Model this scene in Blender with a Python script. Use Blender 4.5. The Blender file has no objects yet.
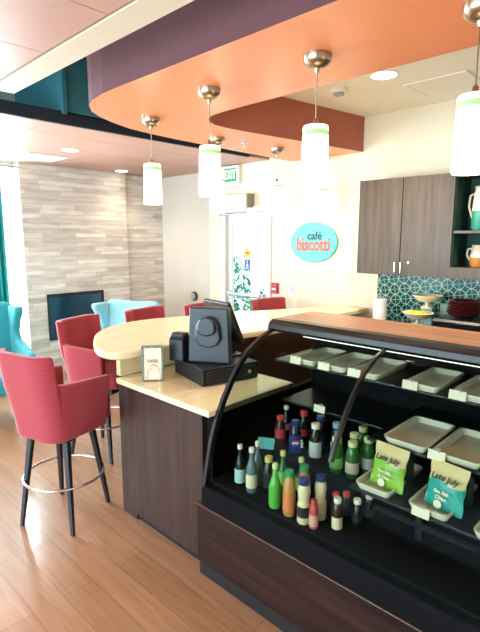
import bpy, bmesh, math, random
from mathutils import Vector, Matrix
random.seed(7)
PI = math.pi
scn = bpy.context.scene
COL = scn.collection

# ---------------------------------------------------------------- materials
def new_mat(name):
    m = bpy.data.materials.new(name); m.use_nodes = True
    nt = m.node_tree; b = nt.nodes['Principled BSDF']
    return m, nt, b
def mat(name, col, rough=0.5, metal=0.0, spec=0.5, noise=0.06, scale=12.0, bump=0.0, coat=0.0, stretch=(1,1,1), emit=None, estr=0.0):
    m, nt, b = new_mat(name)
    b.inputs['Roughness'].default_value = rough; b.inputs['Metallic'].default_value = metal
    b.inputs['Specular IOR Level'].default_value = spec; b.inputs['Coat Weight'].default_value = coat
    tc = nt.nodes.new('ShaderNodeTexCoord'); mp = nt.nodes.new('ShaderNodeMapping')
    mp.inputs['Scale'].default_value = stretch
    nz = nt.nodes.new('ShaderNodeTexNoise'); nz.inputs['Scale'].default_value = scale; nz.inputs['Detail'].default_value = 4
    rp = nt.nodes.new('ShaderNodeValToRGB')
    c = Vector(col)
    rp.color_ramp.elements[0].position = 0.3; rp.color_ramp.elements[1].position = 0.7
    rp.color_ramp.elements[0].color = (*[max(0, x*(1-noise)) for x in c], 1)
    rp.color_ramp.elements[1].color = (*[min(1, x*(1+noise)) for x in c], 1)
    L = nt.links.new
    L(tc.outputs['Object'], mp.inputs[0]); L(mp.outputs[0], nz.inputs[0]); L(nz.outputs['Fac'], rp.inputs[0]); L(rp.outputs[0], b.inputs['Base Color'])
    if bump:
        bp = nt.nodes.new('ShaderNodeBump'); bp.inputs['Strength'].default_value = bump; bp.inputs['Distance'].default_value = 0.01
        L(nz.outputs['Fac'], bp.inputs['Height']); L(bp.outputs[0], b.inputs['Normal'])
    if emit:
        b.inputs['Emission Color'].default_value = (*emit, 1); b.inputs['Emission Strength'].default_value = estr
    return m
def srgb(h):
    h = h.lstrip('#'); o = []
    for i in (0, 2, 4):
        v = int(h[i:i+2], 16)/255
        o.append(v/12.92 if v <= .04045 else ((v+.055)/1.055)**2.4)
    return tuple(o)
def glass(name, tint=(1,1,1), refl=0.12, rough=0.02):
    m = bpy.data.materials.new(name); m.use_nodes = True
    nt = m.node_tree; nt.nodes.clear(); N = nt.nodes.new; L = nt.links.new
    out = N('ShaderNodeOutputMaterial'); mx = N('ShaderNodeMixShader'); t = N('ShaderNodeBsdfTransparent'); g = N('ShaderNodeBsdfGlossy')
    lw = N('ShaderNodeLayerWeight'); lw.inputs['Blend'].default_value = refl
    t.inputs[0].default_value = (*tint, 1); g.inputs['Roughness'].default_value = rough; g.inputs[0].default_value = (1,1,1,1)
    L(lw.outputs['Fresnel'], mx.inputs[0]); L(t.outputs[0], mx.inputs[1]); L(g.outputs[0], mx.inputs[2]); L(mx.outputs[0], out.inputs[0])
    return m
def wood(name, c1, c2, axis='z', rough=0.35, scale=1.0):
    m, nt, b = new_mat(name); N = nt.nodes.new; L = nt.links.new
    tc = N('ShaderNodeTexCoord'); mp = N('ShaderNodeMapping')
    s = {'z': (14, 14, 0.9), 'y': (14, 0.9, 14), 'x': (0.9, 14, 14)}[axis]
    mp.inputs['Scale'].default_value = [v*scale for v in s]
    nz = N('ShaderNodeTexNoise'); nz.inputs['Scale'].default_value = 1.6; nz.inputs['Detail'].default_value = 7; nz.inputs['Roughness'].default_value = .65
    rp = N('ShaderNodeValToRGB'); rp.color_ramp.elements[0].position = .32; rp.color_ramp.elements[1].position = .72
    rp.color_ramp.elements[0].color = (*c1, 1); rp.color_ramp.elements[1].color = (*c2, 1)
    L(tc.outputs['Object'], mp.inputs[0]); L(mp.outputs[0], nz.inputs[0]); L(nz.outputs['Fac'], rp.inputs[0]); L(rp.outputs[0], b.inputs['Base Color'])
    b.inputs['Roughness'].default_value = rough
    return m
def floor_mat():
    m, nt, b = new_mat('oak_planks'); N = nt.nodes.new; L = nt.links.new
    tc = N('ShaderNodeTexCoord'); sp = N('ShaderNodeSeparateXYZ'); cb = N('ShaderNodeCombineXYZ')
    L(tc.outputs['Object'], sp.inputs[0]); L(sp.outputs['Y'], cb.inputs['X']); L(sp.outputs['X'], cb.inputs['Y'])
    br = N('ShaderNodeTexBrick'); br.inputs['Scale'].default_value = 1.0
    br.inputs['Brick Width'].default_value = 1.25; br.inputs['Row Height'].default_value = 0.15; br.inputs['Mortar Size'].default_value = 0.0022
    br.inputs['Color1'].default_value = (*srgb('#ad7a55'), 1); br.inputs['Color2'].default_value = (*srgb('#b88560'), 1); br.inputs['Mortar'].default_value = (*srgb('#98694a'), 1)
    br.offset = 0.37; br.inputs['Bias'].default_value = 0
    L(cb.outputs[0], br.inputs[0])
    mp = N('ShaderNodeMapping'); mp.inputs['Scale'].default_value = (16, 1.0, 1); nz = N('ShaderNodeTexNoise'); nz.inputs['Scale'].default_value = 2.2; nz.inputs['Detail'].default_value = 8; nz.inputs['Distortion'].default_value = .6
    L(tc.outputs['Object'], mp.inputs[0]); L(mp.outputs[0], nz.inputs[0])
    rp = N('ShaderNodeValToRGB'); rp.color_ramp.elements[0].position = .3; rp.color_ramp.elements[1].position = .7
    rp.color_ramp.elements[0].color = (.68, .64, .6, 1); rp.color_ramp.elements[1].color = (1.0, 1.0, 1.0, 1)
    L(nz.outputs['Fac'], rp.inputs[0])
    mx = N('ShaderNodeMix'); mx.data_type = 'RGBA'; mx.blend_type = 'MULTIPLY'; mx.inputs['Factor'].default_value = .8
    L(br.outputs['Color'], mx.inputs['A']); L(rp.outputs[0], mx.inputs['B']); L(mx.outputs['Result'], b.inputs['Base Color'])
    b.inputs['Roughness'].default_value = 0.3; b.inputs['Coat Weight'].default_value = 0.6; b.inputs['Coat Roughness'].default_value = .12
    return m
def stone_mat():
    m, nt, b = new_mat('ledger_stone'); N = nt.nodes.new; L = nt.links.new
    tc = N('ShaderNodeTexCoord'); sp = N('ShaderNodeSeparateXYZ'); cb = N('ShaderNodeCombineXYZ')
    L(tc.outputs['Object'], sp.inputs[0]); L(sp.outputs['X'], cb.inputs['X']); L(sp.outputs['Z'], cb.inputs['Y'])
    br = N('ShaderNodeTexBrick'); br.inputs['Scale'].default_value = 1.0
    br.inputs['Brick Width'].default_value = 0.42; br.inputs['Row Height'].default_value = 0.055; br.inputs['Mortar Size'].default_value = 0.002
    br.inputs['Color1'].default_value = (*srgb('#cdc4ba'), 1); br.inputs['Color2'].default_value = (*srgb('#eee7df'), 1); br.inputs['Mortar'].default_value = (*srgb('#bdb2a8'), 1)
    br.offset = 0.41; br.squash = 1.3; br.squash_frequency = 3
    L(cb.outputs[0], br.inputs[0])
    nz = N('ShaderNodeTexNoise'); nz.inputs['Scale'].default_value = 9; nz.inputs['Detail'].default_value = 5
    mp = N('ShaderNodeMapping'); mp.inputs['Scale'].default_value = (.35, 1, 2.2)
    L(tc.outputs['Object'], mp.inputs[0]); L(mp.outputs[0], nz.inputs[0])
    rp = N('ShaderNodeValToRGB'); rp.color_ramp.elements[0].color = (.74, .72, .70, 1); rp.color_ramp.elements[1].color = (1.05, 1.03, 1, 1)
    rp.color_ramp.elements[0].position = .35; rp.color_ramp.elements[1].position = .6
    L(nz.outputs['Fac'], rp.inputs[0])
    mx = N('ShaderNodeMix'); mx.data_type = 'RGBA'; mx.blend_type = 'MULTIPLY'; mx.inputs['Factor'].default_value = .7
    L(br.outputs['Color'], mx.inputs['A']); L(rp.outputs[0], mx.inputs['B']); L(mx.outputs['Result'], b.inputs['Base Color'])
    bp = N('ShaderNodeBump'); bp.inputs['Strength'].default_value = .5; bp.inputs['Distance'].default_value = .01
    L(br.outputs['Fac'], bp.inputs['Height']); bp.invert = True; L(bp.outputs[0], b.inputs['Normal'])
    b.inputs['Roughness'].default_value = .8
    return m
def tile_mat():
    m, nt, b = new_mat('geometric_tile'); N = nt.nodes.new; L = nt.links.new
    tc = N('ShaderNodeTexCoord'); sp = N('ShaderNodeSeparateXYZ'); cb = N('ShaderNodeCombineXYZ')
    L(tc.outputs['Object'], sp.inputs[0]); L(sp.outputs['Y'], cb.inputs['X']); L(sp.outputs['Z'], cb.inputs['Y'])
    def vor(rot, sc, feat, dx=0):
        mp = N('ShaderNodeMapping'); mp.inputs['Rotation'].default_value = (0, 0, rot); mp.inputs['Location'].default_value = (dx, dx, 0); L(cb.outputs[0], mp.inputs[0])
        v = N('ShaderNodeTexVoronoi'); v.voronoi_dimensions = '2D'; v.feature = feat; v.inputs['Scale'].default_value = sc; v.inputs['Randomness'].default_value = 0; L(mp.outputs[0], v.inputs[0]); return v
    def math_(op, a, v1):
        n = N('ShaderNodeMath'); n.operation = op; L(a, n.inputs[0])
        if isinstance(v1, float): n.inputs[1].default_value = v1
        else: L(v1, n.inputs[1])
        return n.outputs[0]
    S = 10.5
    ring = math_('LESS_THAN', math_('ABSOLUTE', math_('SUBTRACT', vor(.15, S, 'F1').outputs['Distance'], .47), .0), .035)
    grid = math_('LESS_THAN', vor(.15, S, 'DISTANCE_TO_EDGE', .5/S).outputs['Distance'], .022)
    line = math_('MAXIMUM', ring, grid)
    vc = vor(.15+PI/4, S*1.41, 'F1')
    c2 = N('ShaderNodeValToRGB'); e = c2.color_ramp.elements; e[0].color = (*srgb('#082628'), 1); e[1].color = (*srgb('#1f6158'), 1)
    sc = N('ShaderNodeSeparateColor'); L(vc.outputs['Color'], sc.inputs[0]); L(sc.outputs[0], c2.inputs[0])
    mx = N('ShaderNodeMix'); mx.data_type = 'RGBA'; L(line, mx.inputs['Factor']); L(c2.outputs[0], mx.inputs['A']); mx.inputs['B'].default_value = (*srgb('#a2cdb6'), 1)
    L(mx.outputs['Result'], b.inputs['Base Color']); b.inputs['Roughness'].default_value = .2
    return m
def fabric_mat(name, c1, c2, s=70):
    m, nt, b = new_mat(name); N = nt.nodes.new; L = nt.links.new
    tc = N('ShaderNodeTexCoord'); ck = N('ShaderNodeTexChecker'); ck.inputs['Scale'].default_value = s
    ck.inputs['Color1'].default_value = (*c1, 1); ck.inputs['Color2'].default_value = (*c2, 1)
    nz = N('ShaderNodeTexNoise'); nz.inputs['Scale'].default_value = 160
    L(tc.outputs['Object'], ck.inputs[0]); L(tc.outputs['Object'], nz.inputs[0]); L(ck.outputs[0], b.inputs['Base Color'])
    bp = N('ShaderNodeBump'); bp.inputs['Strength'].default_value = .25; bp.inputs['Distance'].default_value = .002
    L(nz.outputs['Fac'], bp.inputs['Height']); L(bp.outputs[0], b.inputs['Normal'])
    b.inputs['Roughness'].default_value = .85; b.inputs['Sheen Weight'].default_value = .25
    return m

M = {}
M['floor'] = floor_mat(); M['stone'] = stone_mat(); M['tile'] = tile_mat()
M['cream_wall'] = mat('cream_paint', srgb('#ecdfc3'), .85, noise=.015, scale=3)
M['grey_wall'] = mat('pale_paint', srgb('#e6ddd0'), .85, noise=.015, scale=3)
M['white_ceil'] = mat('kitchen_ceiling_paint', srgb('#f4ead4'), .9, noise=.01, scale=3)
M['orange'] = mat('orange_paint', srgb('#e68d60'), .36, noise=.02, scale=4)
M['plum'] = mat('plum_paint', srgb('#68393d'), .7, noise=.03, scale=20)
M['cloud'] = mat('ceiling_veneer', srgb('#c69684'), .4, noise=.03, scale=5)
M['border'] = mat('ceiling_border', srgb('#d8c8b2'), .5, noise=.02, scale=5)
M['reveal'] = mat('black_reveal', srgb('#16242c'), .5)
M['plenum'] = mat('plenum_paint', srgb('#93c2c4'), .8, noise=.1, scale=5)
M['duct'] = mat('duct_paint', srgb('#2f6a74'), .7, noise=.1, scale=8)
M['walnut_v'] = wood('dark_laminate_vertical', srgb('#241716'), srgb('#4a332c'), 'z', .4)
M['walnut_h'] = wood('dark_laminate_horizontal', srgb('#1a0c0a'), srgb('#38201a'), 'y', .5)
M['walnut_h'].node_tree.nodes['Principled BSDF'].inputs['Specular IOR Level'].default_value = .2
M['cab'] = wood('grey_brown_laminate', srgb('#413124'), srgb('#63503d'), 'z', .35)
M['top_wood'] = wood('warm_wood_top', srgb('#8f5f44'), srgb('#b5825f'), 'y', .35)
M['quartz'] = mat('cream_quartz', srgb('#efdcb0'), .22, noise=.07, scale=7, coat=.2, stretch=(1, 3, 1))
M['black'] = mat('black_gloss', (.006, .007, .008), .3, noise=.1)
M['black_matte'] = mat('black_matte', (.006, .006, .007), .8, spec=.06, noise=.1)
M['toe'] = mat('toe_black', (.006, .006, .008), .5)
M['navy'] = mat('register_plastic', srgb('#252d36'), .4, noise=.05)
M['navy2'] = mat('register_plastic_dark', srgb('#12171e'), .4, noise=.05)
M['screen'] = mat('dark_screen', srgb('#2c3840'), .15)
M['red'] = fabric_mat('red_fabric', srgb('#aa3440'), srgb('#a0303b'))
M['teal_fab'] = fabric_mat('teal_fabric', srgb('#2fa3ac'), srgb('#2998a2'), 60)
M['teal_pale'] = fabric_mat('pale_teal_fabric', srgb('#95ccd6'), srgb('#90c6d0'), 60)
M['leg'] = mat('ebony_wood', srgb('#171a26'), .35)
M['chrome'] = mat('chrome', (.75, .75, .74), .2, metal=1, noise=.02)
M['nickel'] = mat('brushed_nickel', srgb('#a89a86'), .3, metal=1, noise=.04)
M['steel'] = mat('stainless', (.5, .5, .48), .3, metal=1, noise=.03)
M['white'] = mat('white_plastic', (.85, .84, .8), .4, noise=.02)
M['card'] = mat('card_paper', srgb('#f3e4c4'), .7, noise=.02)
M['cream_tray'] = mat('cream_melamine', srgb('#e2dcc0'), .3, noise=.02)
M['ink'] = mat('ink', (.03, .03, .03), .6)
M['pane'] = glass('window_pane', (.96, 1, 1), .1)
M['case_glass'] = glass('case_glass', (.86, .90, .88), .05)
M['pend'] = mat('frosted_glass', (.95, .9, .78), .4, emit=(1, .80, .50), estr=4.2)
M['pend_green'] = mat('green_glass_band', srgb('#9ad08a'), .3, emit=srgb('#7cc858'), estr=.75)
M['bulb'] = mat('downlight_lens', (1, .95, .85), .4, emit=(1, .9, .7), estr=9)
M['sign_teal'] = mat('sign_teal', srgb('#5ac4bf'), .4, noise=.02)
M['coral'] = mat('coral', srgb('#e5644c'), .5)
M['sign_navy'] = mat('sign_dark', srgb('#22343c'), .5)
M['exit_green'] = mat('exit_green', srgb('#0a8a4c'), .4, emit=srgb('#10b060'), estr=.25)
M['exit_white'] = mat('exit_letter', (.9, 1, .95), .4, emit=(.9, 1, .95), estr=1.0)
M['frame'] = mat('painted_metal', srgb('#e6e2da'), .45, noise=.02)
M['alu'] = mat('brushed_aluminium', srgb('#c9ccd0'), .35, metal=.6, noise=.03)
M['fire_red'] = mat('alarm_red', srgb('#b0201c'), .4)
M['curtain'] = mat('teal_curtain', srgb('#1f9a98'), .8, noise=.08, scale=9)
M['leaf'] = mat('leaf_green', srgb('#2f7a4c'), .5, noise=.35, scale=4)
M['leaf2'] = mat('leaf_pale', srgb('#5aa877'), .5, noise=.3, scale=4)
M['ground'] = mat('paving', srgb('#cfcfc8'), .9)
M['yellow'] = mat('sticker_yellow', srgb('#e0b528'), .5)
M['blue'] = mat('sticker_blue', srgb('#1d4f8e'), .5)
M['maroon'] = mat('maroon_glaze', srgb('#5a2320'), .25)
M['orange_print'] = mat('orange_print', srgb('#c9813c'), .5)
M['pitcher_teal'] = mat('pitcher_teal', srgb('#3f9c84'), .3)
M['dark_green'] = mat('cabinet_interior', srgb('#1d4438'), .6)
M['firebox'] = mat('firebox_glass', srgb('#0e3a50'), .12)
M['ember'] = mat('artificial_logs', srgb('#6a4450'), .7, noise=.4, scale=14)

# ---------------------------------------------------------------- mesh helpers
class MB:
    def __init__(s): s.v = []; s.f = []; s.m = []; s.mats = []
    def mi(s, m):
        if m not in s.mats: s.mats.append(m)
        return s.mats.index(m)
    def add(s, vs, fs, m, mtx=None):
        o = len(s.v); k = s.mi(m)
        for v in vs:
            v = Vector(v); s.v.append(tuple(mtx @ v if mtx else v))
        for f in fs: s.f.append([i+o for i in f]); s.m.append(k)
    def box(s, x0, x1, y0, y1, z0, z1, m, mtx=None):
        vs = [(x, y, z) for x in (x0, x1) for y in (y0, y1) for z in (z0, z1)]
        s.add(vs, [(0,1,3,2), (4,6,7,5), (0,4,5,1), (2,3,7,6), (0,2,6,4), (1,5,7,3)], m, mtx)
    def prism(s, pts, z0, z1, m, mtx=None, zf=None):
        n = len(pts); vs = [(p[0], p[1], z0) for p in pts] + [(p[0], p[1], z1) for p in pts]
        s.add(vs, [list(range(n))[::-1], list(range(n, 2*n))] + [(i, (i+1) % n, n+(i+1) % n, n+i) for i in range(n)], m, mtx)
    def lathe(s, prof, m, seg=24, mtx=None, cap=True):
        vs = []; fs = []
        for r, z in prof:
            for k in range(seg):
                a = 2*PI*k/seg; vs.append((r*math.cos(a), r*math.sin(a), z))
        for i in range(len(prof)-1):
            for k in range(seg):
                k2 = (k+1) % seg; fs.append((i*seg+k, i*seg+k2, (i+1)*seg+k2, (i+1)*seg+k))
        if cap:
            fs.append(list(range(seg))[::-1]); fs.append([(len(prof)-1)*seg+k for k in range(seg)])
        s.add(vs, fs, m, mtx)
    def tube(s, pts, r, m, seg=10, closed=False, r2=None):
        pts = [Vector(p) for p in pts]; n = len(pts); vs = []; fs = []
        prev = None
        for i, p in enumerate(pts):
            if closed: t = pts[(i+1) % n]-pts[i-1]
            else: t = pts[min(i+1, n-1)]-pts[max(i-1, 0)]
            t.normalize()
            if prev is None:
                a = Vector((0,0,1)) if abs(t.z) < .9 else Vector((1,0,0))
                u = t.cross(a).normalized()
            else: u = (prev - t*prev.dot(t)).normalized()
            prev = u; w = t.cross(u)
            rr = r if r2 is None else r+(r2-r)*i/(n-1)
            for k in range(seg):
                a = 2*PI*k/seg; vs.append(p+u*rr*math.cos(a)+w*rr*math.sin(a))
        R = n if closed else n-1
        for i in range(R):
            j = (i+1) % n
            for k in range(seg):
                k2 = (k+1) % seg; fs.append((i*seg+k, i*seg+k2, j*seg+k2, j*seg+k))
        if not closed: fs.append(list(range(seg))[::-1]); fs.append([(n-1)*seg+k for k in range(seg)])
        s.add(vs, fs, m)
    def build(s, name, parent=None, bevel=0, smooth=False, loc=(0,0,0), rot=(0,0,0), sub=0, label=None):
        me = bpy.data.meshes.new(name); me.from_pydata(s.v, [], s.f)
        for m in s.mats: me.materials.append(m)
        me.polygons.foreach_set('material_index', s.m)
        bm = bmesh.new(); bm.from_mesh(me); bmesh.ops.recalc_face_normals(bm, faces=bm.faces); bm.to_mesh(me); bm.free()
        if smooth:
            me.polygons.foreach_set('use_smooth', [True]*len(me.polygons))
            try: me.set_sharp_from_angle(angle=math.radians(40))
            except Exception: pass
        me.update()
        o = bpy.data.objects.new(name, me); COL.objects.link(o)
        o.location = loc; o.rotation_euler = rot
        if parent: o.parent = parent
        if bevel:
            b = o.modifiers.new('b', 'BEVEL'); b.width = bevel; b.segments = 3; b.limit_method = 'ANGLE'; b.angle_limit = math.radians(40)
            b.harden_normals = False
        if sub:
            q = o.modifiers.new('s', 'SUBSURF'); q.levels = sub; q.render_levels = sub
        if label: o['label'] = label
        return o
def empty(name, loc=(0,0,0), rz=0, label=None, cat=None, group=None, kind=None):
    o = bpy.data.objects.new(name, None); COL.objects.link(o); o.location = loc; o.rotation_euler = (0, 0, rz); o.empty_display_size = .05
    return tag(o, label, cat, group, kind)
def tag(o, label=None, cat=None, group=None, kind=None):
    if label: o['label'] = label
    if cat: o['category'] = cat
    if group: o['group'] = group
    if kind: o['kind'] = kind
    return o
def struct(o, label): return tag(o, label, None, None, 'structure')
def B(name, m, x0, x1, y0, y1, z0, z1, parent=None, bevel=0, **k):
    b = MB(); b.box(x0, x1, y0, y1, z0, z1, m); return b.build(name, parent, bevel, **k)
def copy_tree(o, parent=None):
    c = o.copy(); COL.objects.link(c)
    if parent: c.parent = parent
    for ch in list(o.children): copy_tree(ch, c)
    return c
def text_into(mb, body, size, m, mtx, ext=.001, bold=0.0, shear=0, spacing=1.0):
    cu = bpy.data.curves.new('t', 'FONT'); cu.body = body; cu.size = size; cu.extrude = ext; cu.offset = bold
    cu.align_x = 'CENTER'; cu.align_y = 'CENTER'; cu.shear = shear; cu.resolution_u = 3; cu.space_character = spacing
    o = bpy.data.objects.new('t', cu); COL.objects.link(o)
    bpy.context.view_layer.update()
    dg = bpy.context.evaluated_depsgraph_get(); me = bpy.data.meshes.new_from_object(o.evaluated_get(dg))
    mb.add([v.co.copy() for v in me.vertices], [list(p.vertices) for p in me.polygons], m, mtx)
    bpy.data.objects.remove(o); bpy.data.curves.remove(cu); bpy.data.meshes.remove(me)
# matrix: local x -> -Y, local y -> +Z, local z -> -X  (reads correctly on a wall facing -X)
def facing_mx(x, y, z, tilt=0, yaw=0):
    R = Matrix(((0, 0, -1), (-1, 0, 0), (0, 1, 0))).to_4x4()
    return Matrix.Translation((x, y, z)) @ Matrix.Rotation(yaw, 4, 'Z') @ Matrix.Rotation(tilt, 4, 'Y') @ R

# ---------------------------------------------------------------- room shell
XL, XR, YF, YB, ZT = -2.8, 4.15, -2.2, 5.78, 3.3
struct(B('floor', M['floor'], XL, 4.31, YF, YB, -.06, 0), 'light oak plank floor')
w = MB(); m = M['cream_wall']
w.box(XR, XR+.12, YF, 3.50, 0, ZT, m); w.box(XR, XR+.12, 4.29, 4.53, 0, ZT, m); w.box(XR, XR+.12, 3.50, 4.29, 2.06, ZT, m)
struct(w.build('wall_right'), 'cream wall carrying the oval sign and the upper cabinet')
struct(B('wall_right_recess', M['grey_wall'], 4.31, 4.45, 4.53, YB+.12, 0, ZT), 'pale wall set back beyond the glass door')
w = MB(); m = M['grey_wall']
w.box(XL, .2, YB, YB+.12, 0, ZT, m); w.box(2.29, 4.45, YB, YB+.12, 0, ZT, m); w.box(.2, 2.29, YB, YB+.12, 2.50, ZT, m); w.box(.2, 2.29, YB, YB+.12, 0, .12, m)
struct(w.build('wall_back'), 'far wall behind the stone cladding')
w = MB()
w.box(2.29, 3.68, 5.65, YB, 0, 2.54, M['stone']); w.box(3.68, 4.31, 5.70, YB, 0, 2.54, M['stone'])
struct(w.build('wall_stone'), 'whitewashed ledger stone cladding around the fireplace')
w = MB(); m = M['grey_wall']
w.box(XL-.12, XL, YF, -.6, 0, ZT, m); w.box(XL-.12, XL, 4.9, YB+.12, 0, ZT, m); w.box(XL-.12, XL, -.6, 4.9, 3.2, ZT, m); w.box(XL-.12, XL, -.6, 4.9, 0, .2, m)
struct(w.build('wall_left'), 'pale window wall of the lounge')
struct(B('wall_front', M['grey_wall'], XL-.12, XR+.30, YF-.12, YF, 0, ZT), 'pale wall behind the viewer')
struct(B('ceiling', M['plenum'], XL-.12, XR+.30, YF-.12, YB+.12, ZT, ZT+.1), 'teal painted deck above the ceiling panels')

def window(n, x0, x1, y0, y1, z0, z1, axis, bars):
    root = empty('window_%d' % n, ((x0+x1)/2, (y0+y1)/2, z0), kind='structure')
    f = MB(); t = .022; cx, cy = (x0+x1)/2, (y0+y1)/2
    X0, X1, Y0, Y1, H = x0-cx, x1-cx, y0-cy, y1-cy, z1-z0
    m = M['frame']
    if axis == 'x':
        f.box(X0, X1, Y0, Y1, 0, t, m); f.box(X0, X1, Y0, Y1, H-t, H, m); f.box(X0, X0+t, Y0, Y1, t, H-t, m); f.box(X1-t, X1, Y0, Y1, t, H-t, m)
        for i in range(1, bars+1):
            xx = X0+(X1-X0)*i/(bars+1); f.box(xx-.025, xx+.025, Y0, Y1, t, H-t, m)
        f.build('window_frame', root); B('pane', M['pane'], X0+t, X1-t, -.004, .004, t, H-t, root)
    else:
        f.box(X0, X1, Y0, Y1, 0, t, m); f.box(X0, X1, Y0, Y1, H-t, H, m); f.box(X0, X1, Y0, Y0+t, t, H-t, m); f.box(X0, X1, Y1-t, Y1, t, H-t, m)
        for i in range(1, bars+1):
            yy = Y0+(Y1-Y0)*i/(bars+1); f.box(X0, X1, yy-.025, yy+.025, t, H-t, m)
        f.build('window_frame', root); B('pane', M['pane'], -.004, .004, Y0+t, Y1-t, t, H-t, root)
    return root
window(1, .2, 2.29, YB+.03, YB+.09, .12, 2.50, 'x', 1)
window(2, XL-.09, XL-.03, -.6, 4.9, .2, 3.2, 'y', 3)  # unseen window, height stretched up to the deck to bring daylight into the plenum

# glass door with its frame
d = empty('door_1', (XR+.05, 3.895, 0), kind='structure')
f = MB(); m = M['frame']
f.box(-.07, .07, .335, .395, 0, 2.06, m); f.box(-.07, .07, -.395, -.335, 0, 2.06, m); f.box(-.07, .07, -.335, .335, 2.0, 2.06, m)
f.build('door_frame', d, .004)
f = MB(); f.box(-.02, .02, .27, .33, .01, 1.995, m); f.box(-.02, .02, -.33, -.26, .01, 1.995, m); f.box(-.02, .02, -.26, .27, 1.885, 1.995, m); f.box(-.02, .02, -.26, .27, .01, .25, m)
lf = f.build('door_leaf', d, .003)
B('pane', M['pane'], -.004, .004, -.26, .27, .25, 1.885, lf)
f = MB(); f.tube([(-.075, .27, 1.03), (-.08, -.25, 1.03)], .022, M['alu'], 12); f.box(-.08, -.02, .25, .29, 1.0, 1.06, M['alu']); f.box(-.08, -.02, -.28, -.24, 1.0, 1.06, M['alu'])
f.build('push_bar', lf)

# soffit : curved orange bulkhead that carries the pendants
outer = [(1.5, YF), (1.5, 2.35), (1.505, 2.5), (1.53, 2.66), (1.575, 2.78), (1.66, 2.9), (1.76, 2.98), (1.9, 3.06), (2.1, 3.14), (2.3, 3.175), (2.6, 3.20), (3.35, 3.225), (4.15, 3.23)]
inner = [(4.15, 2.40), (3.33, 2.515), (2.71, 2.60), (2.56, 2.61), (2.44, 2.60), (2.35, 2.56), (2.29, 2.50), (2.255, 2.42), (2.24, 2.3), (2.235, 2.1), (2.235, YF)]
s = MB(); pts = outer+inner; n = len(pts)
s.add([(x, y, 2.49) for x, y in pts], [list(range(n))], M['orange'])
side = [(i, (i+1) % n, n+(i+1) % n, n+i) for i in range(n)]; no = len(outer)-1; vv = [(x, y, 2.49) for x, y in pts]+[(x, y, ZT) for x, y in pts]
s.add(vv, side[:no], M['plum']); s.add(vv, side[no:], mat('inner_fascia_brightened', srgb('#b0604a'), .6, noise=.03, scale=20))  # inner sides: fascia colour brightened to make up for weak light there
s.add([(x, y, ZT) for x, y in pts], [list(range(n))], M['plum'])
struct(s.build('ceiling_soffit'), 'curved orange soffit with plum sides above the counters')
kc = [(2.235, YF), (4.15, YF), (4.15, 2.40), (3.33, 2.515), (2.71, 2.6), (2.44, 2.60), (2.29, 2.5), (2.24, 2.3)]
s = MB(); s.prism(kc, 2.80, 2.86, M['white_ceil']); struct(s.build('ceiling_kitchen'), 'white ceiling over the kitchen')
# floating wood panels
s = MB()
for (x0, x1) in [(-2.78, -1.65), (-1.645, -.70), (-.695, .16), (.165, 1.02)]:
    for (y0, y1) in [(-2.1, -.98), (-.975, .04), (.045, .56), (.565, 1.10), (1.105, 1.635), (1.64, 2.155), (2.16, 2.845)]:
        s.box(x0, x1, y0, y1, 2.49, 2.52, M['cloud'])
s.box(-2.78, 1.16, -2.1, 2.85, 2.502, 2.55, M['reveal']); s.box(1.032, 1.16, -2.1, 2.85, 2.486, 2.502, M['border'])
struct(s.build('ceiling_panel'), 'pink brown veneer ceiling panels with a pale border, upper left')
s = MB(); s.box(XL, 4.15, 3.55, 4.53, 2.56, 2.60, M['reveal']); s.box(XL, 4.31, 4.53, 5.65, 2.56, 2.60, M['reveal'])
xs = [XL+.01, -1.9, -1.0, -.1, .8, 1.7, 2.6, 3.5, 4.15]; ys = [3.55, 3.95, 4.55, 5.15, 5.65]
for i in range(len(xs)-1):
    for j in range(len(ys)-1): s.box(xs[i]+.003, xs[i+1]-.003, ys[j]+.003, ys[j+1]-.003, 2.54, 2.56, M['cloud'])
s.box(4.15, 4.31, 4.533, 5.65, 2.54, 2.56, M['cloud'])
struct(s.build('ceiling_lounge'), 'pink brown veneer ceiling panels over the lounge')
struct(B('trim_1', M['reveal'], XL, 3.80, 3.52, 3.55, 2.53, 2.62), 'dark edge trim of the lounge ceiling')
struct(B('trim_2', M['tile'], 4.142, 4.15, -1.5, 2.19, .92, 1.40), 'teal geometric tile backsplash')
# above-ceiling duct and cable
dk = empty('ductwork', (1.80, 3.85, 2.60), 0, 'dark teal boxed duct in the open slot above the lounge ceiling', 'duct')
f = MB(); f.box(0, .9, -.33, .45, 0, .42, M['duct']); f.build('duct_box', dk, .01)
f = MB(); f.box(-.03, 0, -.36, .48, 0, .45, M['duct']); f.build('duct_flange', dk)
f = MB(); f.tube([(.25, -.2, .70), (.25, -.2, .41)], .008, M['black_matte']); f.build('hanger', dk)
f = MB(); f.tube([(1.72+.035*i, 3.62+.03*math.sin(i*.9), 3.0-.016*i-.10*math.sin(i*.33)) for i in range(20)], .012, M['black_matte'], 8)
tag(f.build('ceiling_cable', smooth=True), 'dark cable drooping in the gap beside the soffit', 'cable')

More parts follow.
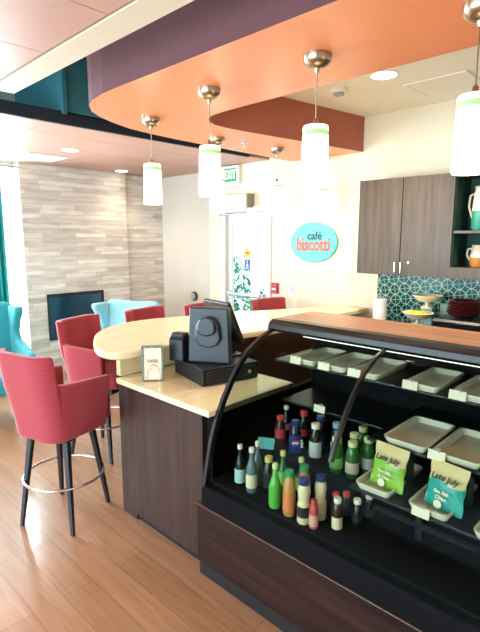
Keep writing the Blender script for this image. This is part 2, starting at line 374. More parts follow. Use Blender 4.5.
# ceiling fittings
def downlight(x, y, z, r, label, grp=None):
    t = empty('recessed_downlight', (x, y, z), 0, label, 'ceiling light', grp)
    f = MB(); f.lathe([(r, -.004), (r+.012, -.004), (r+.012, 0), (r, 0), (r, -.004)], M['white'], 28, cap=False); f.build('trim_ring', t, smooth=True)
    f = MB(); f.lathe([(r, -.0035), (r, -.0005)], M['bulb'], 28); f.build('lens', t)
    return t
downlight(2.347, 4.54, 2.54, .075, 'round recessed downlight beside the square air vent in the lounge ceiling', 'lounge downlights')
downlight(3.50, 5.45, 2.54, .075, 'round recessed downlight near the top of the stone wall', 'lounge downlights')
downlight(3.207, 1.72, 2.80, .085, 'round recessed downlight in the white kitchen ceiling')
v = empty('air_vent', (2.32, 5.14, 2.54), 0, 'square white air vent in the lounge ceiling', 'vent')
f = MB()
for a, h in ((.21, .0), (.15, .0), (.09, .0)):
    f.box(-a, a, -a, -a+.022, -.012, 0, M['white']); f.box(-a, a, a-.022, a, -.012, 0, M['white']); f.box(-a, -a+.022, -a+.022, a-.022, -.012, 0, M['white']); f.box(a-.022, a, -a+.022, a-.022, -.012, 0, M['white'])
f.build('vent_grille', v, .002); B('vent_centre', M['white'], -.05, .05, -.05, .05, -.010, 0, v)
v = empty('smoke_detector', (3.263, 2.112, 2.80), 0, 'small round smoke detector on the white kitchen ceiling', 'smoke detector')
f = MB(); f.lathe([(.06, 0), (.06, -.018), (.05, -.03)], M['white'], 24); f.build('detector_base', v, smooth=True)
f = MB(); f.lathe([(.042, -.03), (.038, -.045), (.02, -.05)], mat('grille_grey', (.35, .33, .3), .5), 20); f.build('detector_cap', v, smooth=True)
v = empty('sprinkler_head', (3.05, 2.88, 2.491), 0, 'small chrome sprinkler head under the soffit between two pendants', 'sprinkler')
f = MB(); f.lathe([(.035, 0), (.035, -.005), (.012, -.012), (.012, -.03)], M['chrome'], 16); f.build('sprinkler_body', v, smooth=True)
f = MB(); f.lathe([(.02, -.04), (.022, -.043)], M['chrome'], 16); f.tube([(.01, 0, -.03), (.014, 0, -.042)], .002, M['chrome'], 6); f.tube([(-.01, 0, -.03), (-.014, 0, -.042)], .002, M['chrome'], 6); f.build('deflector', v)
v = empty('access_panel', (3.72, 1.50, 2.80), 0, 'flush white access hatch in the kitchen ceiling', 'hatch')
f = MB(); a = .22
f.box(-a, a, -a, -a+.014, -.006, 0, M['white']); f.box(-a, a, a-.014, a, -.006, 0, M['white']); f.box(-a, -a+.014, -a+.014, a-.014, -.006, 0, M['white']); f.box(a-.014, a, -a+.014, a-.014, -.006, 0, M['white'])
f.build('hatch_frame', v); B('hatch_door', M['white_ceil'], -a+.017, a-.017, -a+.017, a-.017, -.004, 0, v)

# ---------------------------------------------------------------- pendants
def make_pendant():
    t = empty('pendant_light')
    f = MB(); f.lathe([(.062, 0), (.062, -.022), (.055, -.036), (.035, -.05), (.012, -.055), (.008, -.075)], M['nickel'], 28); f.build('canopy', t, smooth=True)
    f = MB(); f.tube([(0, 0, -.07), (0, 0, -.285)], .0028, M['nickel'], 8); f.build('cord', t)
    f = MB(); f.lathe([(.006, -.262), (.012, -.27), (.012, -.30)], M['nickel'], 16); f.build('socket', t, smooth=True)
    f = MB(); f.lathe([(.010, -.296), (.052, -.296), (.056, -.300), (.0575, -.318)], M['pend'], 32, cap=False)
    f.lathe([(.0580, -.340), (.0615, -.555), (.058, -.562), (.052, -.562), (.050, -.556), (.050, -.34)], M['pend'], 32, cap=False)
    g = f.build('lamp_shade', t, smooth=True)
    f = MB(); f.lathe([(.0577, -.318), (.0580, -.340)], M['pend_green'], 32, cap=False); f.build('green_band', g, smooth=True, label='pale green glass band near the top of the shade')
    return t
pend = make_pendant(); first = True
for (x, y, lb) in [
    (1.86, .645, 'glass cylinder pendant lamp nearest the right edge of the photo, over the display case'),
    (1.86, 1.32, 'glass cylinder pendant lamp hanging over the left end of the display case'),
    (1.86, 2.02, 'glass cylinder pendant lamp directly above the cash register'),
    (2.02, 2.77, 'glass cylinder pendant lamp farthest left, hanging in front of the stone wall'),
    (2.77, 2.92, 'glass cylinder pendant lamp partly behind the one above the register'),
    (3.44, 2.85, 'glass cylinder pendant lamp hanging beside the glass door'),
    (4.02, 2.76, 'glass cylinder pendant lamp above the oval sign, closest to the cream wall')]:
    o = pend if first else copy_tree(pend); first = False
    o.location = (x, y, 2.49); tag(o, lb, 'pendant lamp', 'glass pendants under the orange soffit')

# ---------------------------------------------------------------- counters
cab = empty('base_cabinet', (1.51, 2.105, 0), 0, 'dark walnut laminate base cabinet under the register counter', 'cabinet')
B('cabinet_body', M['walnut_v'], 0, .62, -.39, .37, .035, .834, cab)
B('side_panel', M['walnut_v'], 0, .62, .22, .37, 0.0, .035, cab)
B('toe_kick', M['toe'], .012, .60, -.39, .22, 0, .035, cab)
tag(B('register_countertop', M['quartz'], 1.498, 2.17, 1.655, 2.48, .834, .866, bevel=.004), 'cream countertop slab under the cash register', 'countertop')
# raised bar
bw = empty('bar_counter', (1.50, 2.50, 0), 0, 'long raised bar with a curved cream top and rounded left end', 'bar counter')
B('cream_riser', M['quartz'], .035, .70, -.012, .03, .868, .992, bw, label='cream cladding under the left end of the bar top')
B('partition', M['walnut_v'], .16, 2.648, .03, .17, 0, .992, bw)
B('brown_facing', M['walnut_v'], .70, 2.648, 0, .03, 0, .992, bw)
def catmull(P, n=6):
    out = []; N = len(P)
    for i in range(N):
        p0, p1, p2, p3 = P[i-1], P[i], P[(i+1) % N], P[(i+2) % N]
        for k in range(n):
            t = k/n
            out.append(tuple(.5*((2*p1[j])+(-p0[j]+p2[j])*t+(2*p0[j]-5*p1[j]+4*p2[j]-p3[j])*t*t+(-p0[j]+3*p1[j]-3*p2[j]+p3[j])*t**3) for j in (0, 1)))
    return out
core = [(2.9, 2.28), (2.4, 2.29), (1.95, 2.335), (1.68, 2.37), (1.52, 2.385), (1.445, 2.44), (1.435, 2.55), (1.475, 2.68), (1.56, 2.84), (1.68, 3.02), (1.83, 3.15), (2.03, 3.245), (2.25, 3.26), (2.5, 3.20), (2.85, 3.08), (3.2, 2.95)]
cc = catmull(core, 5); cc = cc[:-5+1]
outl = [(4.148, 2.28)] + cc + [(4.148, 2.55)]
s = MB(); s.prism([(x-1.5, y-2.5) for x, y in outl], .993, 1.04, M['quartz'])
s.build('bar_top', bw, .012)

# ---------------------------------------------------------------- display case
dc = empty('display_case', (1.95, .4, 0), 0, 'black refrigerated display case with curved glass front and wooden top', 'display case')
ox, oy = 1.95, .4
def DB(name, m, x0, x1, y0, y1, z0, z1, bevel=0, parent=dc, **k): return B(name, m, x0-ox, x1-ox, y0-oy, y1-oy, z0, z1, parent, bevel, **k)
CY0, CY1 = -1.0, 1.66
DB('base_panel', M['walnut_h'], 1.45, 1.48, CY0, 1.695, .085, .392, .002)
DB('toe_kick', M['toe'], 1.465, 2.4, CY0, 1.695, 0, .085)
DB('lower_body', M['black_matte'], 1.48, 2.4, CY0, CY1, .085, .395)
DB('metal_strip', M['nickel'], 1.446, 1.48, CY0, 1.695, .392, .397)
f = MB(); f.prism([(1.452-ox, .397), (2.4-ox, .397), (2.4-ox, .50), (1.462-ox, .50), (1.452-ox, .48)], 0, CY1-CY0, M['black_matte'], Matrix.Translation((0, CY1-oy, 0)) @ Matrix.Rotation(PI/2, 4, 'X'))
f.build('sill', dc)
DB('deck_mat', M['black_matte'], 1.50, 2.35, CY0+.02, CY1-.03, .50, .515)
prof = [(1.455, .50), (1.468, .56), (1.485, .64), (1.508, .735), (1.54, .82), (1.585, .91), (1.64, .995), (1.70, 1.07), (1.772, 1.135), (1.865, 1.185), (1.962, 1.216)]
def curve_sheet(y0, y1, t, m):
    f = MB(); P = [(x-ox, z) for x, z in prof]; n = len(P)
    Q = [(x+t, z-t*.3) for x, z in P]
    vs = [(x, y0-oy, z) for x, z in P]+[(x, y1-oy, z) for x, z in P]+[(x, y0-oy, z) for x, z in Q]+[(x, y1-oy, z) for x, z in Q]
    fs = []
    for i in range(n-1):
        fs.append((i, i+1, n+i+1, n+i)); fs.append((2*n+i, 3*n+i, 3*n+i+1, 2*n+i+1))
        fs.append((i, 2*n+i, 2*n+i+1, i+1)); fs.append((n+i, n+i+1, 3*n+i+1, 3*n+i))
    fs.append((0, n, 3*n, 2*n)); fs.append((n-1, 3*n-1, 4*n-1, 2*n-1))
    f.add(vs, fs, m); return f
curve_sheet(.990, CY1-.01, .006, M['case_glass']).build('curved_glass', dc, smooth=True)
curve_sheet(CY0, .985, .006, M['case_glass']).build('curved_glass', dc, smooth=True)
for yy, nm, w, r in ((1.645, 'end_frame', .010, 0), (.985, 'arch_frame', .006, 0)):
    f = MB(); P = prof[4:] if nm == 'arch_frame' else prof; n = len(P); vs = []
    for (x, z) in P:
        for dx, dy in ((-.006, -w), (-.006, w), (.022, w), (.022, -w)): vs.append((x+dx-ox, yy+dy-oy, z-dx*.3))
    fs = [(0, 1, 2, 3), tuple(4*(n-1)+i for i in (3, 2, 1, 0))]
    for i in range(n-1):
        for k in range(4): fs.append((4*i+k, 4*i+(k+1) % 4, 4*i+4+(k+1) % 4, 4*i+4+k))
    f.add(vs, fs, M['black']); f.build(nm, dc, smooth=True)
# clear end pane
f = MB(); poly = [(x+.024-ox, z-.004) for x, z in prof if z > .5]+[(2.36-ox, 1.216), (2.36-ox, .515), (1.50-ox, .515)]
f.prism(poly, 0, .006, M['case_glass'], Matrix.Translation((0, 1.645-oy, 0)) @ Matrix.Rotation(PI/2, 4, 'X')); f.build('end_glass', dc)
DB('end_wall', M['black_matte'], 1.53, 2.4, 1.662, 1.70, .10, .830)
DB('back_wall', M['black_matte'], 2.36, 2.40, CY0, CY1, .50, 1.226)
f = MB()
f.prism([(1.958-ox, 1.205), (1.99-ox, 1.198), (2.04-ox, 1.21), (2.052-ox, 1.25), (2.03-ox, 1.264), (1.995-ox, 1.262), (1.968-ox, 1.245)], 0, 1.68-CY0, M['black'], Matrix.Translation((0, 1.68-oy, 0)) @ Matrix.Rotation(PI/2, 4, 'X'))
f.build('top_rail', dc, .006)
DB('rail_strip', M['nickel'], 2.046, 2.054, CY0, 1.68, 1.250, 1.262)
DB('header', M['black_matte'], 2.0, 2.36, CY0, CY1, 1.20, 1.226)
DB('wood_top', M['top_wood'], 2.054, 2.41, CY0, 1.70, 1.226, 1.258, .003)
DB('riser', M['black_matte'], 1.80, 2.34, 1.02, 1.62, .515, .60, .004)
DB('shelf', M['black'], 1.97, 2.36, CY0, 1.63, 1.038, 1.05, .003)
DB('shelf', M['black'], 1.80, 2.36, CY0, .97, .835, .847, .003)
DB('shelf', M['black'], 1.68, 2.36, CY0, .975, .655, .667, .003)
DB('shelf', M['black'], 2.02, 2.36, 1.01, 1.62, .80, .812, .003)
f = MB()
for yy in (.94, .70, .42, .1, -.3):
    f.box(1.74-ox, 1.76-ox, yy-.01-oy, yy+.01-oy, .515, .655, M['black']); f.tube([(1.74-ox, yy-oy, .62), (1.9-ox, yy-oy, .53)], .008, M['black'], 6)
f.box(1.735-ox, 1.755-ox, CY0-oy, .95-oy, .57, .585, M['black'])
f.build('shelf_rack', dc)
f = MB(); f.box(2.04-ox, 2.08-ox, -.9-oy, 1.55-oy, 1.184, 1.20, M['black_matte']); f.build('light_housing', dc)
B('light_tube', mat('case_lamp', (1, 1, .95), .4, emit=(1, .96, .86), estr=.9), 2.045-ox, 2.075-ox, -.85-oy, 1.5-oy, 1.178, 1.184, dc)

# trays
def make_tray():
    t = empty('serving_tray')
    f = MB(); w, l = .072, .30
    def rr(hx0, hx1, hy, r, z, n=5):
        o = []
        for cx, cy, a0 in ((hx1-r, hy-r, 0), (hx0+r, hy-r, PI/2), (hx0+r, -hy+r, PI), (hx1-r, -hy+r, 1.5*PI)):
            for k in range(n): a = a0+PI/2*k/(n-1); o.append((cx+r*math.cos(a), cy+r*math.sin(a), z))
        return o
    rings = [rr(.012, l-.012, w-.012, .014, 0), rr(.006, l-.006, w-.006, .018, .012), rr(0, l, w, .022, .026), rr(0, l, w, .022, .030), rr(.008, l-.008, w-.008, .018, .030), rr(.016, l-.016, w-.016, .014, .006)]
    vs = sum(rings, []); n = len(rings[0]); fs = [list(range(n))[::-1], list(range(5*n, 6*n))]
    for i in range(5):
        for k in range(n): fs.append((i*n+k, i*n+(k+1) % n, (i+1)*n+(k+1) % n, (i+1)*n+k))
    f.add(vs, fs, M['cream_tray']); f.build('tray_body', t, smooth=True)
    return t
tray = make_tray(); first = True
TR = [(1.965, 1.445, 1.05, 1, 'cream tray on the top case shelf, first from the counter end'),
      (1.965, 1.265, 1.05, 1, 'cream tray on the top case shelf, second from the counter end'),
      (1.965, 1.095, 1.05, 1, 'cream tray on the top case shelf, third from the counter end'),
      (1.965, .82, 1.05, 1, 'cream tray on the top case shelf, just right of the glass seam'),
      (1.965, .62, 1.05, 1, 'cream tray on the top case shelf, nearest the right edge of the photo'),
      (1.80, .805, .847, 1.25, 'empty cream tray on the middle shelf, above the green snack bag'),
      (1.80, .60, .847, 1.25, 'empty cream tray on the middle shelf, at the right edge of the photo'),
      (1.68, .875, .667, 1.05, 'cream tray under the green snack bag'),
      (1.68, .645, .667, 1.05, 'cream tray under the teal snack bag'),
      (1.66, .40, .667, 1.05, 'cream tray cut off by the right edge of the photo, lowest shelf')]
for x, y, z, sc, lb in TR:
    o = tray if first else copy_tree(tray); first = False
    o.location = (x, y, z); o.scale = (1.1, sc*1.05, 1); tag(o, lb, 'tray', 'cream trays in the display case')
# price tags
def make_tag_():
    t = empty('price_tag')
    f = MB(); f.box(-.002, .002, -.034, .034, -.020, .018, M['card'], Matrix.Rotation(.18, 4, 'Y')); f.build('card', t, .001)
    f = MB(); f.box(-.006, .020, -.010, .010, .012, .020, M['white']); f.build('clip', t)
    return t
pt = make_tag_(); first = True
for x, y, z, lb in [(1.956, 1.48, 1.072, 'cream price tag leftmost on the top shelf of the case'),
                    (1.956, 1.305, 1.072, 'cream price tag second from the left on the top shelf'),
                    (1.956, 1.135, 1.072, 'cream price tag on the top shelf left of the glass seam'),
                    (1.956, .86, 1.072, 'cream price tag on the top shelf just right of the glass seam'),
                    (1.956, .66, 1.072, 'cream price tag nearest the right edge on the top shelf'),
                    (1.791, .665, .868, 'cream price tag at the corner of the middle shelf tray'),
                    (1.671, .665, .682, 'cream price tag in front of the teal snack bag'),
                    (2.010, 1.36, .822, 'lone cream price tag above the back row of bottles')]:
    o = pt if first else copy_tree(pt); first = False
    o.location = (x, y, z); tag(o, lb, 'price tag', 'price tags in the display case')

# snack bags
def snack_bag(x, y, z, yaw, body, words, label, m_accent):
    t = empty('snack_bag', (x, y, z), yaw, label, 'snack bag', 'snack bags on the low case shelf')
    W, Hh, T = .150, .175, .045; nx, nz = 12, 14
    def P(i, k, s):
        u = i/nx; v = k/nz
        w = W*(1-.07*math.sin(PI*v)); b = T/2*max(0, math.sin(PI*min(1, max(0, (v*1.02)))))**.6*max(0, math.sin(PI*u))**.7
        return (s*b+.04*v, (.5-u)*w+.004*math.sin(v*9)*s*(abs(u-.5) > .4), v*Hh)
    vs = [P(i, k, -1) for k in range(nz+1) for i in range(nx+1)]+[P(i, k, 1) for k in range(nz+1) for i in range(nx+1)]
    O = (nx+1)*(nz+1)
    f = MB()
    lo = []; hi = []
    for k in range(nz):
        for i in range(nx):
            a = k*(nx+1)+i; q = [(a, a+1, a+nx+2, a+nx+1), (O+a, O+a+nx+1, O+a+nx+2, O+a+1)]
            (hi if k+.5 > nz*(.60+.06*math.sin(i*.5)) else lo).extend(q)
    top_m = mat('bag_cream', srgb('#e2c98c'), .5, noise=.05)
    for fs, m in ((lo, body), (hi, top_m)): f.add([], [], m); k = f.mi(m); f.f += fs; f.m += [k]*len(fs)
    f.v = vs
    me = f.build('bag_body', t, smooth=True)
    g = MB()
    def mx(px, pz): return Matrix.Translation((-.012+.04*pz/Hh-.016*math.sin(PI*min(1, pz/Hh))-.006, px, pz)) @ Matrix.Rotation(.21, 4, 'Y') @ Matrix(((0, 0, -1), (-1, 0, 0), (0, 1, 0))).to_4x4()
    text_into(g, words[0], .031, M['ink'], mx(0, .128), .001, .0008, .25)
    g.build('title_print', t)
    g = MB(); text_into(g, words[1], .019, M['card'], mx(.0, .078), .001, .0006)
    text_into(g, words[2], .019, M['card'], mx(.0, .056), .001, .0006)
    g.lathe([(.016, 0), (.016, .002)], M['card'], 16, mx(0.01, .028)); g.build('lower_print', t)
    return t
snack_bag(1.745, .845, .680, -.10, mat('bag_green', srgb('#8fc23a'), .35, noise=.06), ('Late July', 'Sea Salt', '& Lime'), 'green and cream snack bag standing left on the low shelf', None)
snack_bag(1.742, .612, .680, -.16, mat('bag_teal', srgb('#2aa596'), .35, noise=.06), ('Late July', 'Sea Salt', 'Chips'), 'teal and cream snack bag standing right on the low shelf', None)
for i, (x, y, lb) in enumerate([(1.85, .85, 'dark green bag standing behind the green snack bag'), (1.85, .61, 'dark green bag standing behind the teal snack bag')]):
    f = MB(); f.prism([(-.02, -.07), (.02, -.07), (.03, 0), (.02, .07), (-.02, .07), (-.03, 0)], 0, .13, mat('bag_dark_green', srgb('#1d3a26'), .4)); tag(f.build('snack_bag', bevel=.012, loc=(x, y, .675)), lb, 'snack bag')

# ---------------------------------------------------------------- bottles
def lathe_obj(name, prof, m, parent, seg=18, z=0): f = MB(); f.lathe(prof, m, seg); return f.build(name, parent, smooth=True, loc=(0, 0, z))
def bcol(n, h, r=.15, **k): return mat(n, srgb(h), r, noise=.04, **k)
glass_clear = mat('bottle_clear', srgb('#5d7470'), .1); glass_dark = mat('bottle_dark', srgb('#10160f'), .1); glass_green = mat('bottle_green', srgb('#2c6d2c'), .1)
cap_white = bcol('cap_white', '#e6e0c8', .4); cap_green = bcol('cap_green', '#1f9a48', .35); cap_blue = bcol('cap_blue', '#20306e', .35); cap_yel = bcol('cap_yellow', '#d8c860', .4); cap_red = bcol('cap_red', '#c8403c', .4); cap_lime = bcol('cap_lime', '#d6dc9a', .4)
def bottle(x, y, z, h, r, shape, body, cap, label_m, label, lz=(.25, .55), extra=None, grp='bottles on the case deck'):
    t = empty('drink_bottle', (x, y, z), 0, label, 'bottle', grp)
    if shape == 'tall': prof = [(r*.85, 0), (r, .008), (r, h*.50), (r*.8, h*.60), (r*.42, h*.74), (r*.36, h*.93)]; cr = r*.42
    elif shape == 'curvy': prof = [(r*.85, 0), (r, .008), (r, h*.42), (r*.84, h*.47), (r*.9, h*.62), (r, h*.72), (r*.8, h*.84), (r*.6, h*.90)]; cr = r*.66
    elif shape == 'wide': prof = [(r*.85, 0), (r, .008), (r, h*.68), (r*.75, h*.80), (r*.55, h*.86), (r*.55, h*.91)]; cr = r*.62
    else: prof = [(r*.85, 0), (r, .006), (r, h*.55), (r*.7, h*.70), (r*.45, h*.80), (r*.42, h*.92)]; cr = r*.5
    lathe_obj('bottle_body', prof, body, t)
    zt = prof[-1][1]
    lathe_obj('cap', [(cr*1.15, zt-.008), (cr*1.18, h-.003), (cr, h)], cap, t, 16)
    if label_m:
        f = MB(); f.lathe([(r+.0008, h*lz[0]), (r+.0008, h*lz[1])], label_m, 22, cap=False); lb = f.build('bottle_label', t, smooth=True)
        if extra: extra(lb, r, h)
    return t
lab_cream = bcol('label_cream', '#e8d6b0', .5); lab_pink = bcol('label_pink', '#e0a48c', .5); lab_white = bcol('label_white', '#d8d8cc', .5); lab_black = bcol('label_black', '#161a20', .4); lab_orange = bcol('label_orange', '#e08048', .5); lab_teal = bcol('label_teal', '#a8cfc8', .4); lab_blue = bcol('label_blue', '#16317a', .35); lab_lime = bcol('label_lime', '#7ac458', .3)
Z = .516
bottle(1.579, 1.519, Z, .20, .026, 'tall', glass_dark, cap_white, lab_teal, 'dark sparkling water bottle with pale blue label, farthest left in the front row', (.05, .40))
bottle(1.56, 1.425, Z, .22, .027, 'tall', glass_clear, cap_white, lab_cream, 'clear glass bottle with cream cap and cream label, second from the left in front', (.12, .42))
bottle(1.63, 1.45, Z, .22, .026, 'tall', glass_clear, cap_white, None, 'unlabelled clear bottle behind the second bottle from the left')
bottle(1.60, 1.355, Z, .185, .025, 'wide', glass_dark, cap_yel, lab_black, 'dark juice bottle with yellow cap beside the clear bottle', (.2, .6), lambda lb, r, h: lathe_obj('fruit_print', [(.001, 0), (.014, .001), (.014, .003)], bcol('fruit_yellow', '#e0a828'), lb) and None)
bottle(1.65, 1.31, Z, .21, .026, 'tall', glass_green, cap_yel, lab_lime, 'slim green bottle with yellow cap in the second row')
bottle(1.535, 1.262, Z, .205, .027, 'tall', bcol('lime_drink', '#68b84a', .2), cap_lime, bcol('label_green', '#4fae3a', .4), 'bright green drink bottle in the front row', (.1, .5))
bottle(1.67, 1.22, Z, .20, .026, 'tall', glass_dark, cap_lime, lab_lime, 'dark bottle with pale cap behind the bright green bottle')
bottle(1.53, 1.178, Z, .205, .027, 'wide', bcol('orange_juice', '#c98a48', .2), cap_green, lab_orange, 'orange juice bottle with green cap in the front row', (.12, .5))
bottle(1.62, 1.165, Z, .20, .026, 'wide', bcol('orange_juice_b', '#c88848', .2), cap_green, lab_white, 'green capped juice bottle in the second row')
bottle(1.527, 1.098, Z, .20, .028, 'curvy', bcol('cream_drink', '#ecd9a8', .25), cap_blue, lab_black, 'cream drink bottle with dark blue cap in the front row', (.16, .40))
bottle(1.60, 1.065, Z, .20, .026, 'curvy', bcol('cream_drink_b', '#ecd9a8', .25), cap_blue, lab_cream, 'cream drink bottle with dark blue cap in the second row', (.16, .40))
bottle(1.525, 1.045, Z, .125, .019, 'wide', bcol('red_drink', '#c84a44', .3), cap_red, lab_pink, 'small red and pink bottle beside the cream drink in front', (.1, .5))
bottle(1.575, .965, Z, .145, .021, 'wide', bcol('brown_drink', '#3a1d14', .2), cap_white, lab_cream, 'small dark bottle with white cap at the right end of the front row', (.1, .45))
bottle(1.66, .975, Z, .13, .021, 'wide', glass_dark, cap_red, lab_black, 'small dark bottle with red cap behind the front row')
bottle(1.635, 1.01, Z, .125, .020, 'wide', glass_dark, cap_red, lab_black, 'small dark bottle with red cap left of its twin')
bottle(1.645, .915, Z, .13, .021, 'wide', glass_dark, cap_white, lab_black, 'small dark bottle with white cap right of the front row')
bottle(1.715, .90, Z, .13, .021, 'wide', glass_dark, cap_white, lab_black, 'small dark white-capped bottle farthest back beside the shelf rack')
# back row on the riser
def pepsi(lb, r, h):
    f = MB(); mx = Matrix.Rotation(.75, 4, 'Z') @ facing_mx(-r-.0006, .002, h*.43)
    for a0, a1, m in ((.25, PI-.25, bcol('logo_red', '#d8322c', .4)), (PI+.25, 2*PI-.25, bcol('logo_blue', '#2a62c0', .4))):
        pts = [(.018*math.cos(a0+(a1-a0)*k/10), .018*math.sin(a0+(a1-a0)*k/10)) for k in range(11)]; f.prism(pts, 0, .002, m, mx)
    pts = [(.018*math.cos(a), .018*math.sin(a)) for a in (-.25, 0, .25, PI-.25, PI, PI+.25)]; f.prism(pts, 0, .002, M['white'], mx)
    text_into(f, 'pepsi', .020, M['white'], mx @ Matrix.Translation((.030, -.004, 0)) @ Matrix.Rotation(PI/2, 4, 'Z'), .001, .0006)
    f.build('logo', lb)
R2 = 'bottles on the raised step'
bottle(1.86, 1.40, .60, .19, .030, 'wide', bcol('cola_dark', '#14121c', .15), cap_blue, lab_blue, 'blue labelled cola bottle with a round red, white and blue emblem', (.12, .62), pepsi, R2)
bottle(1.88, 1.29, .60, .20, .030, 'wide', bcol('cola_dark_b', '#1a1210', .15), cap_white, lab_white, 'cola bottle with white label and white cap beside the blue one', (.15, .55), None, R2)
bottle(1.98, 1.33, .60, .20, .030, 'wide', bcol('cola_dark_c', '#14121c', .15), cap_blue, lab_blue, 'blue capped bottle behind the white labelled cola', (.15, .55), None, R2)
bottle(1.96, 1.22, .60, .20, .029, 'wide', glass_dark, bcol('cap_pale_blue', '#8aa4b8', .4), lab_white, 'dark bottle with pale blue cap beside the green bottles', (.15, .5), None, R2)
bottle(1.90, 1.53, .60, .17, .028, 'wide', bcol('red_bottle', '#501418', .2), cap_red, bcol('label_red', '#c43a44', .5), 'red labelled bottle with red cap on the step', (.3, .6), None, R2)
bottle(2.0, 1.45, .60, .19, .028, 'wide', glass_dark, cap_red, bcol('label_red_b', '#b83a3a', .5), 'dark bottle with red cap behind the blue cola', (.3, .5), None, R2)
bottle(2.0, 1.57, .60, .19, .028, 'tall', glass_dark, cap_white, lab_pink, 'dark bottle with pink label by the end pane', (.3, .5), None, R2)
bottle(2.12, 1.52, .60, .19, .027, 'tall', glass_dark, cap_white, None, 'dark bottle with white cap in the back corner of the step', grp=R2)
bottle(2.12, 1.40, .60, .19, .027, 'tall', glass_dark, cap_white, None, 'dark bottle with white cap at the back, behind the red capped one', grp=R2)
for x, y, lb, lm in [(1.86, 1.155, 'green soda bottle nearest the glass seam on the step', lab_lime), (1.87, 1.075, 'green soda bottle with cream label and cream cap', lab_cream), (1.96, 1.12, 'green soda bottle behind the cream labelled one', lab_lime), (1.96, 1.045, 'green soda bottle against the shelf side', lab_white), (2.06, 1.13, 'green soda bottle farthest back on the step', lab_lime)]:
    bottle(x, y, .60, .175, .031, 'wide', glass_green, cap_lime, lm, lb, (.15, .45), None, R2)
f = MB(); f.add([(-.03, -.045, 0), (-.03, .045, 0), (0, .045, .05), (0, -.045, .05)], [(0, 1, 2, 3)], M['sign_teal']); f.add([(.03, -.045, 0), (.03, .045, 0), (0, .045, .05), (0, -.045, .05)], [(0, 1, 2, 3)], M['sign_teal'])
o = f.build('folded_card', loc=(1.84, 1.575, .601), rot=(0, 0, .5)); q = o.modifiers.new('s', 'SOLIDIFY'); q.thickness = .001
tag(o, 'small folded teal card standing at the left end of the case step', 'card')

# ---------------------------------------------------------------- cash register group
rg = empty('cash_drawer', (1.735, 1.965, .868), math.radians(-14), 'black cash drawer base under the register screens', 'cash drawer')
B('drawer_body', M['navy2'], 0, .38, 0, .37, 0, .10, rg, .006)
B('drawer_front', M['navy2'], .03, .35, -.010, 0, .012, .085, rg, .003)
f = MB(); f.lathe([(.012, 0), (.012, .004)], M['chrome'], 16, Matrix.Translation((.31, -.010, .05)) @ Matrix.Rotation(PI/2, 4, 'X')); f.build('lock', rg)
# terminal housing (seen from behind) with its own display tilted away
def slab(name, parent, c, w, h, t, tilt, m, bev=.008, label=None):
    # slab in local frame: width along y, height along z, thickness along x, leaned by tilt about y
    mx = Matrix.Translation(c) @ Matrix.Rotation(tilt, 4, 'Y')
    f = MB(); f.box(-t/2, t/2, -w/2, w/2, 0, h, m, mx); return f.build(name, parent, bev, label=label)
tm = empty('pos_terminal', (1.885, 2.06, .969), math.radians(30), 'dark grey register terminal seen from behind with a bulging rear housing', 'register terminal')
# local -x faces the viewer
f = MB(); f.prism([(-.13, .0), (.13, .0), (.118, .33), (-.118, .33)], -.03, .04, M['navy'], Matrix(((0, 0, 1, 0), (1, 0, 0, 0), (0, 1, 0, 0), (0, 0, 0, 1)))); f.build('housing', tm, .010)
f = MB(); mxh = Matrix.Translation((-.03, .01, .14))
prof2 = [(-.07, .10), (-.05, .135), (.0, .15), (.05, .135), (.07, .10), (.08, .02), (.055, -.02), (.0, -.035), (-.055, -.02), (-.08, .02)]
f.prism(prof2, 0, .03, M['navy'], Matrix.Translation((-.03, 0, .13)) @ Matrix(((0, 0, -1, 0), (-1, 0, 0, 0), (0, 1, 0, 0), (0, 0, 0, 1)))); f.build('rear_bulge', tm, .012)
f = MB(); f.prism([(x*.72, .04+z*.62) for x, z in prof2], 0, .028, M['navy'], Matrix.Translation((-.055, 0, .15)) @ Matrix(((0, 0, -1, 0), (-1, 0, 0, 0), (0, 1, 0, 0), (0, 0, 0, 1)))); f.build('rear_cover', tm, .012)
B('screen_bezel', M['navy2'], .039, .048, -.12, .12, .03, .32, tm, .003)
dsp = empty('customer_display', (2.065, 2.125, .969), math.radians(-8), 'dark monitor leaning back behind the terminal on the cash drawer', 'monitor')
f = MB(); f.box(-.012, .012, -.135, .135, 0, .285, M['navy'], Matrix.Translation((.055, 0, .09)) @ Matrix.Rotation(-.42, 4, 'Y')); f.build('monitor_body', dsp, .008)
f = MB(); f.box(-.0035, .0035, -.115, .115, .022, .262, M['screen'], Matrix.Translation((.055, 0, .09)) @ Matrix.Rotation(-.42, 4, 'Y') @ Matrix.Translation((.0135, 0, 0))); f.build('screen', dsp)
f = MB(); f.prism([(-.06, 0), (.07, 0), (.05, .12), (.0, .22), (-.03, .20)], -.04, .04, M['navy2'], Matrix.Rotation(PI/2, 4, 'X')); f.build('stand', dsp, .01)
B('foot', M['navy2'], -.075, .085, -.08, .08, 0, .015, dsp, .004)
pr = empty('receipt_printer', (1.80, 2.235, .969), math.radians(20), 'small black receipt printer left of the register terminal', 'printer')
f = MB(); f.prism([(-.055, 0), (.055, 0), (.055, .12), (.03, .155), (-.03, .16), (-.055, .13)], -.05, .05, M['navy2'], Matrix.Rotation(PI/2, 4, 'X')); f.build('printer_body', pr, .012)
f = MB(); f.prism([(-.045, .135), (.045, .135), (.032, .168), (-.03, .170)], -.042, .042, M['navy'], Matrix.Rotation(PI/2, 4, 'X')); f.build('paper_cover', pr, .006)
